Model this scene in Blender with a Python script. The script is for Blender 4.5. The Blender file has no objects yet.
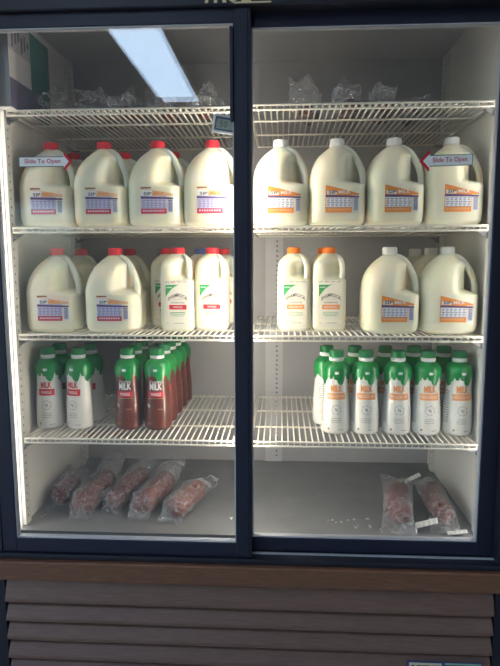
import bpy, bmesh, math, random
from mathutils import Vector, Matrix, Euler, noise

random.seed(7)
C = bpy.context.scene.collection
sin, cos, pi = math.sin, math.cos, math.pi

# ------------------------------------------------------------------ materials
def lin(c):
    c = c / 255.0
    return c / 12.92 if c <= 0.04045 else ((c + 0.055) / 1.055) ** 2.4

def rgb(r, g, b):
    return (lin(r), lin(g), lin(b), 1.0)

def sock(n, *names):
    for k in names:
        if k in n.inputs:
            return n.inputs[k]

def mat(name, col, rough=0.5, metal=0.0, spec=0.5, var=0.0, vscale=30.0, bump=0.0, bscale=200.0, stretch=None, sss=0.0, emit=None, estr=0.0, coat=0.0):
    m = bpy.data.materials.new(name)
    m.use_nodes = True
    nt = m.node_tree
    b = nt.nodes['Principled BSDF']
    b.inputs['Base Color'].default_value = col
    b.inputs['Roughness'].default_value = rough
    b.inputs['Metallic'].default_value = metal
    sock(b, 'Specular IOR Level', 'Specular').default_value = spec
    if coat:
        b.inputs['Coat Weight'].default_value = coat
        b.inputs['Coat Roughness'].default_value = 0.08
    if sss:
        b.inputs['Subsurface Weight'].default_value = sss
        b.inputs['Subsurface Radius'].default_value = (1.0, 0.8, 0.5)
        b.inputs['Subsurface Scale'].default_value = 0.03
    if emit:
        b.inputs['Emission Color'].default_value = emit
        b.inputs['Emission Strength'].default_value = estr
    if var or bump:
        tc = nt.nodes.new('ShaderNodeTexCoord')
        mp = nt.nodes.new('ShaderNodeMapping')
        nt.links.new(tc.outputs['Object'], mp.inputs['Vector'])
        if stretch:
            mp.inputs['Scale'].default_value = stretch
    if var:
        nz = nt.nodes.new('ShaderNodeTexNoise')
        nz.inputs['Scale'].default_value = vscale
        nz.inputs['Detail'].default_value = 5
        nt.links.new(mp.outputs['Vector'], nz.inputs['Vector'])
        rp = nt.nodes.new('ShaderNodeValToRGB')
        rp.color_ramp.elements[0].position = 0.3
        rp.color_ramp.elements[1].position = 0.7
        rp.color_ramp.elements[0].color = tuple(c * (1 - var) for c in col[:3]) + (1,)
        rp.color_ramp.elements[1].color = tuple(min(1, c * (1 + var)) for c in col[:3]) + (1,)
        nt.links.new(nz.outputs['Fac'], rp.inputs['Fac'])
        nt.links.new(rp.outputs['Color'], b.inputs['Base Color'])
    if bump:
        n2 = nt.nodes.new('ShaderNodeTexNoise')
        n2.inputs['Scale'].default_value = bscale
        n2.inputs['Detail'].default_value = 4
        nt.links.new(mp.outputs['Vector'], n2.inputs['Vector'])
        bp = nt.nodes.new('ShaderNodeBump')
        bp.inputs['Strength'].default_value = bump
        bp.inputs['Distance'].default_value = 0.004
        nt.links.new(n2.outputs['Fac'], bp.inputs['Height'])
        nt.links.new(bp.outputs['Normal'], b.inputs['Normal'])
    return m

def clear_mat(name, tint, base_refl, rough, ior=1.5, bump=0.0, bscale=60.0, film=0.0, filmcol=(0.9, 0.9, 0.95, 1)):
    """Thin clear sheet: light passes straight through, the surface mirrors by Fresnel."""
    m = bpy.data.materials.new(name)
    m.use_nodes = True
    nt = m.node_tree
    nt.nodes.clear()
    out = nt.nodes.new('ShaderNodeOutputMaterial')
    tr = nt.nodes.new('ShaderNodeBsdfTransparent')
    tr.inputs['Color'].default_value = tint
    gl = nt.nodes.new('ShaderNodeBsdfGlossy')
    gl.inputs['Roughness'].default_value = rough
    geo = nt.nodes.new('ShaderNodeNewGeometry')
    mx = nt.nodes.new('ShaderNodeMix')          # inside faces use the inverse index, as for a sheet of glass
    mx.data_type = 'FLOAT'
    mx.inputs[2].default_value = ior
    mx.inputs[3].default_value = 1.0 / ior
    nt.links.new(geo.outputs['Backfacing'], mx.inputs[0])
    fr = nt.nodes.new('ShaderNodeFresnel')
    nt.links.new(mx.outputs[0], fr.inputs['IOR'])
    ad = nt.nodes.new('ShaderNodeMath')
    ad.operation = 'MULTIPLY_ADD'
    ad.use_clamp = True
    nt.links.new(fr.outputs[0], ad.inputs[0])
    ad.inputs[1].default_value = 1.0
    ad.inputs[2].default_value = base_refl
    ms = nt.nodes.new('ShaderNodeMixShader')
    nt.links.new(ad.outputs[0], ms.inputs[0])
    nt.links.new(tr.outputs[0], ms.inputs[1])
    nt.links.new(gl.outputs[0], ms.inputs[2])
    last = ms
    if film:
        df = nt.nodes.new('ShaderNodeBsdfDiffuse')
        df.inputs['Color'].default_value = filmcol
        m2 = nt.nodes.new('ShaderNodeMixShader')
        m2.inputs[0].default_value = film
        nt.links.new(ms.outputs[0], m2.inputs[1])
        nt.links.new(df.outputs[0], m2.inputs[2])
        last = m2
    if bump:
        tc = nt.nodes.new('ShaderNodeTexCoord')
        n2 = nt.nodes.new('ShaderNodeTexNoise')
        n2.inputs['Scale'].default_value = bscale
        n2.inputs['Detail'].default_value = 3
        nt.links.new(tc.outputs['Object'], n2.inputs['Vector'])
        bp = nt.nodes.new('ShaderNodeBump')
        bp.inputs['Strength'].default_value = bump
        bp.inputs['Distance'].default_value = 0.006
        nt.links.new(n2.outputs['Fac'], bp.inputs['Height'])
        nt.links.new(bp.outputs['Normal'], gl.inputs['Normal'])
    nt.links.new(last.outputs[0], out.inputs['Surface'])
    return m

def bag_mat():
    """Thin crinkled film: mostly clear, glossy glints, a trace of milky scatter."""
    m = bpy.data.materials.new('clear_plastic')
    m.use_nodes = True
    nt = m.node_tree
    nt.nodes.clear()
    N = nt.nodes.new
    out, tr, gl, df = N('ShaderNodeOutputMaterial'), N('ShaderNodeBsdfTransparent'), N('ShaderNodeBsdfGlossy'), N('ShaderNodeBsdfDiffuse')
    tr.inputs['Color'].default_value = (0.97, 0.97, 0.975, 1)
    gl.inputs['Roughness'].default_value = 0.09
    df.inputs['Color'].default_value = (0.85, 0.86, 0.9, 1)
    tc, nz_, bp = N('ShaderNodeTexCoord'), N('ShaderNodeTexNoise'), N('ShaderNodeBump')
    nz_.inputs['Scale'].default_value = 60
    nz_.inputs['Detail'].default_value = 4
    nt.links.new(tc.outputs['Object'], nz_.inputs['Vector'])
    bp.inputs['Strength'].default_value = 1.0
    bp.inputs['Distance'].default_value = 0.008
    nt.links.new(nz_.outputs['Fac'], bp.inputs['Height'])
    nt.links.new(bp.outputs['Normal'], gl.inputs['Normal'])
    lw, mr = N('ShaderNodeLayerWeight'), N('ShaderNodeMapRange')
    lw.inputs['Blend'].default_value = 0.3
    nt.links.new(lw.outputs['Facing'], mr.inputs['Value'])
    mr.inputs['To Min'].default_value = 0.05
    mr.inputs['To Max'].default_value = 0.30
    m1, m2, rp = N('ShaderNodeMixShader'), N('ShaderNodeMixShader'), N('ShaderNodeMapRange')
    nt.links.new(mr.outputs[0], m1.inputs[0])
    nt.links.new(tr.outputs[0], m1.inputs[1])
    nt.links.new(gl.outputs[0], m1.inputs[2])
    vo, dn, mxv = N('ShaderNodeTexVoronoi'), N('ShaderNodeTexNoise'), N('ShaderNodeVectorMath')   # white crease lines painted in as fold highlights
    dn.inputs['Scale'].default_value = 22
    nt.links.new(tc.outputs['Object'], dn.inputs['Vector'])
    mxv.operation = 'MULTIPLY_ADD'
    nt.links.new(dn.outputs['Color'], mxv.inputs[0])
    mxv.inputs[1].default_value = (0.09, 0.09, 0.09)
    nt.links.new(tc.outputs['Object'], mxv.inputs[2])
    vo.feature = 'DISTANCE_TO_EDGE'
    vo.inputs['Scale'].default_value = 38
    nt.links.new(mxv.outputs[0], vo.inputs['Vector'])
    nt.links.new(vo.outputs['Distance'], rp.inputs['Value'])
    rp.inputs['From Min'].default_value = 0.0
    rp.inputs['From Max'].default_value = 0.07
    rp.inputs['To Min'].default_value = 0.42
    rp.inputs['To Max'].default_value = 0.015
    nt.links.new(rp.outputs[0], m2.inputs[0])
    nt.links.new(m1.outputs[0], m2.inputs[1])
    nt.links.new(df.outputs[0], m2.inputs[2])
    nt.links.new(m2.outputs[0], out.inputs['Surface'])
    return m

M = dict(
    navy=mat('navy_frame', rgb(24, 28, 50), 0.5, var=0.12, vscale=12),
    black=mat('black_shell', rgb(26, 28, 42), 0.5, var=0.1, vscale=8),
    track=mat('aluminium_track', rgb(190, 192, 198), 0.4, metal=0.3, var=0.08, vscale=40),
    gasket=mat('grey_gasket', rgb(190, 190, 195), 0.5, var=0.06, vscale=40),
    liner=mat('white_liner', rgb(226, 223, 215), 0.45, var=0.03, vscale=9),
    pil=mat('pilaster_white', rgb(214, 211, 204), 0.45, var=0.03, vscale=20),
    backgrey=mat('back_panel_grey', rgb(178, 176, 177), 0.4, var=0.04, vscale=6),
    pilgrey=mat('pilaster_grey', rgb(204, 204, 206), 0.4, var=0.03, vscale=20),
    hole=mat('slot_dark', rgb(95, 92, 90), 0.8),
    pan=mat('floor_pan_metal', rgb(134, 135, 138), 0.42, metal=0.35, var=0.1, vscale=14, bump=0.05),
    wire=mat('white_coated_wire', rgb(236, 230, 216), 0.4, var=0.04, vscale=30),
    clip=mat('zinc_clip', rgb(150, 150, 150), 0.4, metal=0.6, var=0.1, vscale=60),
    wood=mat('walnut_trim', rgb(114, 77, 58), 0.45, var=0.3, vscale=30, stretch=(0.6, 6, 12), bump=0.06),
    louver=mat('brown_louver', rgb(114, 86, 76), 0.45, var=0.2, vscale=40, stretch=(0.5, 6, 10), bump=0.05),
    dark=mat('dark_gap', rgb(22, 20, 22), 0.8),
    cream=mat('cream_print', rgb(206, 196, 168), 0.5, var=0.03),
    gold=mat('gold_print', rgb(232, 214, 172), 0.4, var=0.04),
    maroon=mat('maroon_print', rgb(70, 42, 44), 0.5, var=0.04),
    milk=mat('milk_plastic', rgb(245, 239, 214), 0.38, var=0.02, vscale=20, sss=0.6),
    capred=mat('cap_red', rgb(214, 36, 52), 0.4, var=0.03),
    capwhite=mat('cap_white', rgb(232, 231, 226), 0.4, var=0.02),
    caporange=mat('cap_orange', rgb(244, 126, 28), 0.4, var=0.03),
    capblue=mat('cap_blue', rgb(84, 104, 176), 0.4, var=0.03),
    capgreen=mat('cap_green', rgb(0, 122, 62), 0.35, var=0.04, coat=0.3),
    green=mat('sleeve_green', rgb(8, 138, 66), 0.3, var=0.06, vscale=30, coat=0.4),
    bwhite=mat('bottle_white', rgb(236, 234, 226), 0.32, var=0.02, vscale=25, coat=0.3),
    choc=mat('chocolate_sleeve', rgb(98, 40, 28), 0.28, var=0.22, vscale=35, coat=0.5),
    chocred=mat('chocolate_splash', rgb(120, 36, 30), 0.3, var=0.2, vscale=60, coat=0.4),
    p_orange=mat('ink_orange', rgb(242, 148, 62), 0.5, var=0.05),
    p_peach=mat('ink_peach', rgb(238, 192, 152), 0.5, var=0.06),
    p_red=mat('ink_red', rgb(206, 36, 48), 0.5, var=0.04),
    p_mag=mat('ink_magenta', rgb(200, 50, 84), 0.5, var=0.06),
    p_purple=mat('ink_purple', rgb(84, 58, 120), 0.5, var=0.06),
    p_lav=mat('ink_lavender', rgb(196, 192, 220), 0.5, var=0.04),
    p_blue=mat('ink_blue', rgb(92, 98, 160), 0.5, var=0.05),
    p_white=mat('ink_white', rgb(238, 238, 236), 0.5, var=0.02),
    p_panel=mat('label_panel', rgb(238, 232, 214), 0.42, var=0.02),
    p_dark=mat('ink_dark', rgb(52, 44, 50), 0.5, var=0.05),
    p_grey=mat('ink_grey', rgb(150, 148, 146), 0.5, var=0.05),
    p_green=mat('ink_green', rgb(34, 158, 78), 0.5, var=0.05),
    p_sage=mat('ink_sage', rgb(150, 184, 152), 0.5, var=0.05),
    p_brown=mat('ink_brown', rgb(150, 92, 60), 0.5, var=0.05),
    sausage=mat('sausage_casing', rgb(108, 46, 35), 0.45, var=0.6, vscale=90, bump=0.35, bscale=110, coat=0.3),
    jerky=mat('dark_meat', rgb(112, 60, 54), 0.45, var=0.45, vscale=50, bump=0.4, bscale=90),
    box_grey=mat('carton_grey', rgb(176, 174, 178), 0.6, var=0.1, vscale=25),
    box_white=mat('carton_white', rgb(206, 202, 200), 0.6, var=0.05, vscale=25),
    box_green=mat('carton_green', rgb(36, 112, 96), 0.55, var=0.06, vscale=25),
    box_dark=mat('carton_purple', rgb(92, 84, 108), 0.6, var=0.1, vscale=40),
    lcd=mat('lcd_screen', rgb(158, 172, 160), 0.3, var=0.03),
    bezel=mat('bezel_blue', rgb(48, 62, 112), 0.4, var=0.05),
    thwhite=mat('thermometer_white', rgb(228, 230, 236), 0.4, var=0.02),
    crumb=mat('pale_crumb', rgb(226, 222, 214), 0.7, var=0.05),
    glass=clear_mat('door_glass', (0.985, 0.99, 0.99, 1), 0.0, 0.0),
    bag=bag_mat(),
    tinted=clear_mat('tinted_glass', (0.42, 0.46, 0.5, 1), 0.0, 0.0),  # tint added to dim the mirrored window
    roomfloor=mat('shop_floor', rgb(176, 170, 162), 0.4, var=0.1, vscale=4),
    roomwall=mat('shop_wall', rgb(196, 192, 186), 0.7, var=0.04, vscale=3),
    roomceil=mat('shop_ceiling', rgb(238, 237, 235), 0.8, var=0.05, vscale=8),
    winframe=mat('window_frame_white', rgb(210, 210, 210), 0.5, var=0.03),
)
M['lamp'] = mat('lamp_warm', rgb(255, 240, 214), 0.5, emit=(1.0, 0.91, 0.78, 1), estr=46.0)
M['led'] = mat('lamp_side', rgb(255, 248, 236), 0.5, emit=(1.0, 0.96, 0.90, 1), estr=11.0)  # glow of the added side fill strips
M['diffuser'] = mat('fixture_diffuser', rgb(240, 245, 255), 0.6, emit=(0.58, 0.76, 1.0, 1), estr=8.0)

# ------------------------------------------------------------------ mesh builder
class MB:
    def __init__(s):
        s.v, s.f, s.m, s.sm = [], [], [], []

    def add(s, verts, faces, mi=0, smooth=False):
        b = len(s.v)
        s.v += [tuple(p) for p in verts]
        s.f += [tuple(b + i for i in f) for f in faces]
        s.m += [mi] * len(faces)
        s.sm += [smooth] * len(faces)
        return s

    def box(s, x0, x1, y0, y1, z0, z1, mi=0):
        v = [(x, y, z) for z in (z0, z1) for y in (y0, y1) for x in (x0, x1)]
        return s.add(v, [(0, 2, 3, 1), (4, 5, 7, 6), (0, 1, 5, 4), (2, 6, 7, 3), (0, 4, 6, 2), (1, 3, 7, 5)], mi)

    def rbox(s, x0, x1, y0, y1, z0, z1, r=0.003, mi=0, seg=2):
        bm = bmesh.new()
        bmesh.ops.create_cube(bm, size=1)
        for v in bm.verts:
            v.co = Vector(((x0 + x1) / 2 + v.co.x * (x1 - x0), (y0 + y1) / 2 + v.co.y * (y1 - y0), (z0 + z1) / 2 + v.co.z * (z1 - z0)))
        bmesh.ops.bevel(bm, geom=bm.edges[:], offset=r, segments=seg, profile=0.5, affect='EDGES')
        bm.verts.index_update()
        s.add([v.co[:] for v in bm.verts], [[v.index for v in f.verts] for f in bm.faces], mi)
        bm.free()
        return s

    def tube(s, pts, r, seg=8, mi=0, caps=True, flat=1.0):
        pts = [Vector(p) for p in pts]
        rs = r if isinstance(r, (list, tuple)) else [r] * len(pts)
        rings, up = [], None
        for i, p in enumerate(pts):
            d = (pts[min(i + 1, len(pts) - 1)] - pts[max(i - 1, 0)]).normalized()
            if up is None:
                up = Vector((0, 0, 1)) if abs(d.z) < 0.9 else Vector((1, 0, 0))
            a = d.cross(up).normalized()
            up = a.cross(d).normalized()
            rings.append([p + (a * cos(2 * pi * k / seg) * flat + up * sin(2 * pi * k / seg)) * rs[i] for k in range(seg)])
        v = [q for ring in rings for q in ring]
        f = []
        for i in range(len(pts) - 1):
            for k in range(seg):
                k2 = (k + 1) % seg
                f.append((i * seg + k, i * seg + k2, (i + 1) * seg + k2, (i + 1) * seg + k))
        s.add(v, f, mi, True)
        if caps:
            n = (len(pts) - 1) * seg
            s.add([q for q in rings[0]], [tuple(range(seg))[::-1]], mi)
            s.add([q for q in rings[-1]], [tuple(range(seg))], mi)
        return s

    def bar(s, p0, p1, r, seg=6, mi=0):
        return s.tube([p0, p1], r, seg, mi)

    def loft(s, rings, mi=0, cap0=True, cap1=True, smooth=True):
        n = len(rings[0])
        v = [q for r in rings for q in r]
        f = []
        for i in range(len(rings) - 1):
            for k in range(n):
                k2 = (k + 1) % n
                f.append((i * n + k, i * n + k2, (i + 1) * n + k2, (i + 1) * n + k))
        if cap0:
            f.append(tuple(range(n))[::-1])
        if cap1:
            f.append(tuple((len(rings) - 1) * n + k for k in range(n)))
        return s.add(v, f, mi, smooth)

    def lathe(s, prof, seg=40, mi=0, cx=0, cy=0, cap0=True, cap1=True):
        return s.loft([[(cx + r * cos(2 * pi * k / seg), cy + r * sin(2 * pi * k / seg), z) for k in range(seg)] for r, z in prof], mi, cap0, cap1)

    def build(s, name, mats, parent=None, loc=None):
        me = bpy.data.meshes.new(name)
        me.from_pydata(s.v, [], s.f)
        for m in (mats if isinstance(mats, (list, tuple)) else [mats]):
            me.materials.append(m)
        me.polygons.foreach_set('material_index', s.m)
        me.polygons.foreach_set('use_smooth', s.sm)
        me.update()
        o = bpy.data.objects.new(name, me)
        C.objects.link(o)
        if parent:
            o.parent = parent
        if loc:
            o.location = loc
        return o

def tag(o, label=None, cat=None, group=None, kind=None):
    if label: o['label'] = label
    if cat: o['category'] = cat
    if group: o['group'] = group
    if kind: o['kind'] = kind
    return o

def empty(name, loc, rz=0.0):
    o = bpy.data.objects.new(name, None)
    o.empty_display_size = 0.05
    C.objects.link(o)
    o.location = loc
    o.rotation_euler = (0, 0, rz)
    return o

def dup(root, loc, rz, label, group=None):
    r = root.copy()
    C.objects.link(r)
    r.location = loc
    r.rotation_euler = (0, 0, rz)
    r['label'] = label
    if group: r['group'] = group
    for ch in list(root.children):
        c = ch.copy()
        C.objects.link(c)
        c.parent = r
        for g in list(ch.children):
            d = g.copy()
            C.objects.link(d)
            d.parent = c
    return r

# ------------------------------------------------------------------ lettering and printed labels
def letters(s, size, shear=0.0, offset=0.0, squeeze=1.0):
    cu = bpy.data.curves.new('lettering', 'FONT')
    cu.body = s
    cu.size = size
    cu.shear = shear
    cu.offset = offset
    cu.resolution_u = 2
    cu.align_x = 'CENTER'
    cu.align_y = 'CENTER'
    o = bpy.data.objects.new('lettering', cu)
    C.objects.link(o)
    bpy.context.view_layer.update()
    ev = o.evaluated_get(bpy.context.evaluated_depsgraph_get())
    me = ev.to_mesh()
    v = [(p.co.x * squeeze, p.co.y) for p in me.vertices]
    f = [tuple(p.vertices) for p in me.polygons]
    ev.to_mesh_clear()
    bpy.data.objects.remove(o)
    bpy.data.curves.remove(cu)
    x0, x1 = min(p[0] for p in v), max(p[0] for p in v)
    y0, y1 = min(p[1] for p in v), max(p[1] for p in v)
    return [(p[0] - (x0 + x1) / 2, p[1] - (y0 + y1) / 2) for p in v], f, x1 - x0, y1 - y0

class Print:
    """Flat artwork in (u, v), laid onto a surface by a mapping (u, v, lift) -> point."""
    def __init__(s, mapping):
        s.map, s.mb, s.mats = mapping, MB(), []

    def mi(s, m):
        if m not in s.mats: s.mats.append(m)
        return s.mats.index(m)

    def poly(s, pts, faces, m, layer):
        e = 0.0004 + 0.00025 * layer
        s.mb.add([s.map(u, v, e) for u, v in pts], faces, s.mi(m))

    def quad(s, a, b, c, d, m, layer=0, nu=8, nv=2):
        pts, f = [], []
        for j in range(nv + 1):
            for i in range(nu + 1):
                p, q = i / nu, j / nv
                pts.append(tuple((a[k] * (1 - p) + b[k] * p) * (1 - q) + (d[k] * (1 - p) + c[k] * p) * q for k in (0, 1)))
        for j in range(nv):
            for i in range(nu):
                o = j * (nu + 1) + i
                f.append((o, o + 1, o + nu + 2, o + nu + 1))
        s.poly(pts, f, m, layer)

    def rect(s, u0, u1, v0, v1, m, layer=0, nu=8, nv=2):
        s.quad((u0, v0), (u1, v0), (u1, v1), (u0, v1), m, layer, nu, nv)

    def text(s, t, u, v, w, h, m, layer=1, shear=0.0, bold=0.0, arch=0.0):
        vs, fs, tw, th = letters(t, 1.0, shear, bold)
        out = []
        for x, y in vs:
            x, y = x * w / tw, y * h / th
            out.append((u + x, v + y - arch * (x / (w / 2)) ** 2))
        s.poly(out, fs, m, layer)

    def ring(s, u, v, r0, r1, m, layer=1, n=20, skip=0):
        pts, f = [], []
        for k in range(n):
            a = 2 * pi * k / n
            pts += [(u + r0 * cos(a), v + r0 * sin(a)), (u + r1 * cos(a), v + r1 * sin(a))]
        for k in range(n):
            if skip and k % skip == 0: continue
            k2 = (k + 1) % n
            f.append((2 * k, 2 * k + 1, 2 * k2 + 1, 2 * k2))
        s.poly(pts, f, m, layer)

    def build(s, name, parent):
        return s.mb.build(name, s.mats, parent)

# ------------------------------------------------------------------ the shop around the cooler
def struct(name, mb, mats):
    return tag(mb.build(name, mats), kind='structure')

RX0, RX1, RY0, RY1, RH = -4.2, 4.2, -6.0, 0.86, 2.6
struct('floor', MB().box(RX0, RX1, RY0, RY1, -0.1, 0.0), M['roomfloor'])
struct('ceiling', MB().box(RX0, RX1, RY0, RY1, RH, RH + 0.1), M['roomceil'])
struct('wall_back', MB().box(RX0, RX1, RY1, RY1 + 0.1, 0, RH), M['roomwall'])
VY0, VY1, VZ0, VZ1 = -5.6, -1.2, 0.5, 2.3
wl_ = MB().box(RX0 - 0.1, RX0, RY0, VY0, 0, RH).box(RX0 - 0.1, RX0, VY1, RY1, 0, RH)
wl_.box(RX0 - 0.1, RX0, VY0, VY1, 0, VZ0).box(RX0 - 0.1, RX0, VY0, VY1, VZ1, RH)
struct('wall_left', wl_, M['roomwall'])
wv = MB().box(RX0 - 0.08, RX0 - 0.02, VY0, VY1, VZ0, VZ0 + 0.06).box(RX0 - 0.08, RX0 - 0.02, VY0, VY1, VZ1 - 0.06, VZ1)
for yy in (VY0, (2 * VY0 + VY1) / 3, (VY0 + 2 * VY1) / 3, VY1 - 0.06):
    wv.box(RX0 - 0.08, RX0 - 0.02, yy, yy + 0.06, VZ0 + 0.06, VZ1 - 0.06)
wvo = struct('window_2', wv, M['winframe'])  # unseen window, added to throw daylight onto the cooler
MB().box(RX0 - 0.053, RX0 - 0.047, VY0 + 0.06, VY1, VZ0 + 0.06, VZ1 - 0.06).build('window_pane', M['glass'], wvo)
struct('wall_right', MB().box(RX1, RX1 + 0.1, RY0, RY1, 0, RH), M['roomwall'])
WX0, WX1, WZ0, WZ1 = -3.35, -2.5, 0.80, 2.0
wf = MB()
wf.box(RX0, WX0, RY0 - 0.1, RY0, 0, RH).box(WX1, RX1, RY0 - 0.1, RY0, 0, RH)
wf.box(WX0, WX1, RY0 - 0.1, RY0, 0, WZ0).box(WX0, WX1, RY0 - 0.1, RY0, WZ1, RH)
struct('wall_front', wf, M['roomwall'])
wn = MB()
t = 0.05
wn.box(WX0, WX1, RY0 - 0.08, RY0 - 0.02, WZ0, WZ0 + t).box(WX0, WX1, RY0 - 0.08, RY0 - 0.02, WZ1 - t, WZ1)
wn.box(WX0, WX0 + t, RY0 - 0.08, RY0 - 0.02, WZ0 + t, WZ1 - t).box(WX1 - t, WX1, RY0 - 0.08, RY0 - 0.02, WZ0 + t, WZ1 - t)
struct('path', MB().box(-16, RX0 - 0.12, -16, 6, -0.12, -0.02).box(RX0 - 0.12, 6, -16, RY0 - 0.12, -0.12, -0.02), M['roomfloor'])
wno = struct('window_1', wn, M['winframe'])
MB().box(WX0 + t, WX1 - t, RY0 - 0.053, RY0 - 0.047, WZ0 + t, WZ1 - t).build('window_pane', M['tinted'], wno)

FIX = [(-0.70, -2.25, 'mirrored in the front door'), (2.4, -2.25, 'over the aisle beside the cooler'), (-3.2, -2.25, 'near the side wall of the shop')]  # all but the mirrored one are unseen, added to light the front
fx0 = None
for x, y, where in FIX:
    lab = 'long white ceiling light with glowing diffuser ' + where
    if fx0 is None:
        fx0 = tag(empty('ceiling_light', (x, y, RH)), lab, 'ceiling light', 'ceiling lights of the shop')
        fm = MB().box(-0.165, 0.165, -1.24, 1.24, -0.028, 0)
        fm.build('housing', M['winframe'], fx0)
        MB().box(-0.145, 0.145, -1.22, 1.22, -0.034, -0.0285).build('diffuser', M['diffuser'], fx0)
    else:
        dup(fx0, (x, y, RH), 0, lab)

# ------------------------------------------------------------------ the display cooler
CX0, CX1 = -0.668, 0.743      # outer sides
WL, WR, YB = -0.594, 0.669, 0.650
ZFLOOR, ZTOP = 0.535, 1.945
Z1L, Z1R, Z2, Z3, Z4 = 1.6626, 1.6665, 1.3654, 1.0803, 0.7914
cooler = tag(empty('display_cooler', (0, 0, 0)), 'tall dark navy sliding-door display cooler with brown louvred base, holding milk', 'cooler')

sh = MB()
sh.box(CX0, -0.6095, 0.0, 0.80, 0.0, 2.02).box(0.6845, CX1, 0.0, 0.80, 0.0, 2.02)
sh.box(-0.6095, 0.6845, 0.70, 0.80, 0.0, 2.02)
sh.box(-0.6095, 0.6845, 0.075, 0.70, 1.995, 2.02)
sh.box(-0.6095, 0.6845, 0.07, 0.70, 0.40, 0.45)
sh.build('cabinet_shell', M['black'], cooler)
hd = MB().rbox(CX0, CX1, -0.012, 0.060, 1.8555, 2.02, 0.004)
header = hd.build('header_panel', M['black'], cooler)
# brand lettering on the header with its underline
pr = Print(lambda u, v, e: (u, -0.012 - e, v))
pr.text('TRUE', 0.008, 1.8995, 0.118, 0.078, M['gold'], 0, shear=0.25, bold=0.03)
pr.text('TRUE', 0.008, 1.8995, 0.104, 0.066, M['maroon'], 1, shear=0.25, bold=0.0)
pr.rect(0.02, 0.105, 1.8592, 1.8628, M['gold'], 2)
pr.build('header_logo', header)
# liner
MB().box(-0.6095, WL, 0.090, 0.70, ZFLOOR - 0.02, ZTOP + 0.03).build('liner', M['liner'], cooler)
MB().box(WR, 0.6845, 0.090, 0.70, ZFLOOR - 0.02, ZTOP + 0.03).build('liner', M['liner'], cooler)
MB().box(WL, WR, YB, 0.70, ZFLOOR - 0.02, ZTOP + 0.03).box(WL, WR, 0.072, YB, ZTOP, ZTOP + 0.03).build('back_panel', M['backgrey'], cooler)
pn = MB().box(WL, WR, 0.066, YB, 0.50, ZFLOOR).build('floor_pan', M['pan'], cooler)
for px, py, face in ((WL, 0.092, 'x'), (WL, 0.56, 'x'), (WR, 0.092, '-x'), (WR, 0.56, '-x'), (0.075, YB, 'y')):
    pb = MB()
    z0, z1 = ZFLOOR + 0.002, (1.62 if face == 'y' else 1.93)
    if face == 'y':
        pb.box(px, px + 0.062, YB - 0.012, YB, z0, z1)
    else:
        s = 1 if face == 'x' else -1
        pb.box(min(px, px + s * 0.011), max(px, px + s * 0.011), py, py + 0.032, z0, z1)
    n = 62
    for k in range(n):
        z = z0 + 0.02 + k * (z1 - z0 - 0.03) / n
        if face == 'y':
            pb.box(px + 0.038, px + 0.044, YB - 0.0125, YB - 0.0119, z, z + 0.0055, 1)
        else:
            a = px + s * 0.0111
            pb.box(min(a, a + s * 0.0004), max(a, a + s * 0.0004), py + 0.012, py + 0.0165, z, z + 0.0055, 1)
            if k % 27 == 9:
                pb.tube([(a, py + 0.014, z + 0.003), (a + s * 0.0008, py + 0.014, z + 0.003)], 0.005, 8, 1)
    pb.build('pilaster', [M['pilgrey'] if face == 'y' else M['pil'], M['hole']], cooler)
# sill, track, trim, louvres
MB().rbox(CX0, CX1, -0.008, 0.062, 0.492, 0.506, 0.002).build('door_sill', M['black'], cooler)
MB().box(0.058, 0.684, 0.022, 0.029, 0.5061, 0.5092).build('door_track', M['track'], cooler)
MB().rbox(CX0 - 0.004, CX1 + 0.004, -0.022, 0.065, 0.438, 0.491, 0.004, seg=3).build('wood_trim', M['wood'], cooler)
lv = MB()
zt = 0.436
first = True
LX0, LX1 = -0.604, 0.679
while zt > 0.06:
    h = 0.072 if first else 0.0545
    first = False
    zb = zt - h
    prof = [(0.022, zt), (0.004, zt - 0.012), (-0.012, zb + 0.016), (-0.013, zb + 0.008), (-0.006, zb + 0.002), (0.03, zb + 0.002), (0.03, zt)]
    n = len(prof)
    lv.add([(x, y, z) for x in (LX0, LX1) for y, z in prof],
           [tuple(range(n)), tuple(range(2 * n - 1, n - 1, -1))] + [(i, n + i, n + (i + 1) % n, (i + 1) % n)for i in range(n)], 0)
    zt = zb
lv.build('louvre_grille', M['louver'], cooler)
MB().box(-0.6094, 0.6844, 0.03, 0.06, 0.02, 0.436).build('grille_backing', M['dark'], cooler)
# small sticker plate on the louvres
pr = Print(lambda u, v, e: (u, -0.0135 - e, v))
pr.rect(0.462, 0.655, 0.196, 0.243, M['bezel'], 0)
pr.rect(0.468, 0.552, 0.2, 0.238, M['cream'], 1)
pr.rect(0.560, 0.652, 0.234, 0.239, M['p_sage'], 1)
for k, (a, b) in enumerate(((0.474, 0.482), (0.488, 0.522), (0.528, 0.546))):
    pr.rect(a, b, 0.221, 0.231, M['p_dark'], 2)
    pr.rect(a + 0.004, b, 0.206, 0.214, M['p_dark'], 2)
plate = pr.build('nameplate', cooler)
plate.location = (0, -0.001, 0)

# lamps: a tube behind the centre post, added fill strips hidden behind the outer door stiles
MB().tube([(0.031, 0.079, 0.60), (0.031, 0.079, 1.64)], 0.011, 12).build('lamp_tube', M['lamp'], cooler)
MB().box(0.024, 0.038, 0.060, 0.0675, 0.52, 1.94).build('lamp_bracket', M['liner'], cooler)
MB().box(-0.6093, -0.6058, 0.066, 0.084, 0.54, 1.66).build('lamp_strip', M['led'], cooler)
MB().box(0.6665, 0.6843, 0.064, 0.086, 0.54, 1.66).build('lamp_strip', M['led'], cooler)

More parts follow.
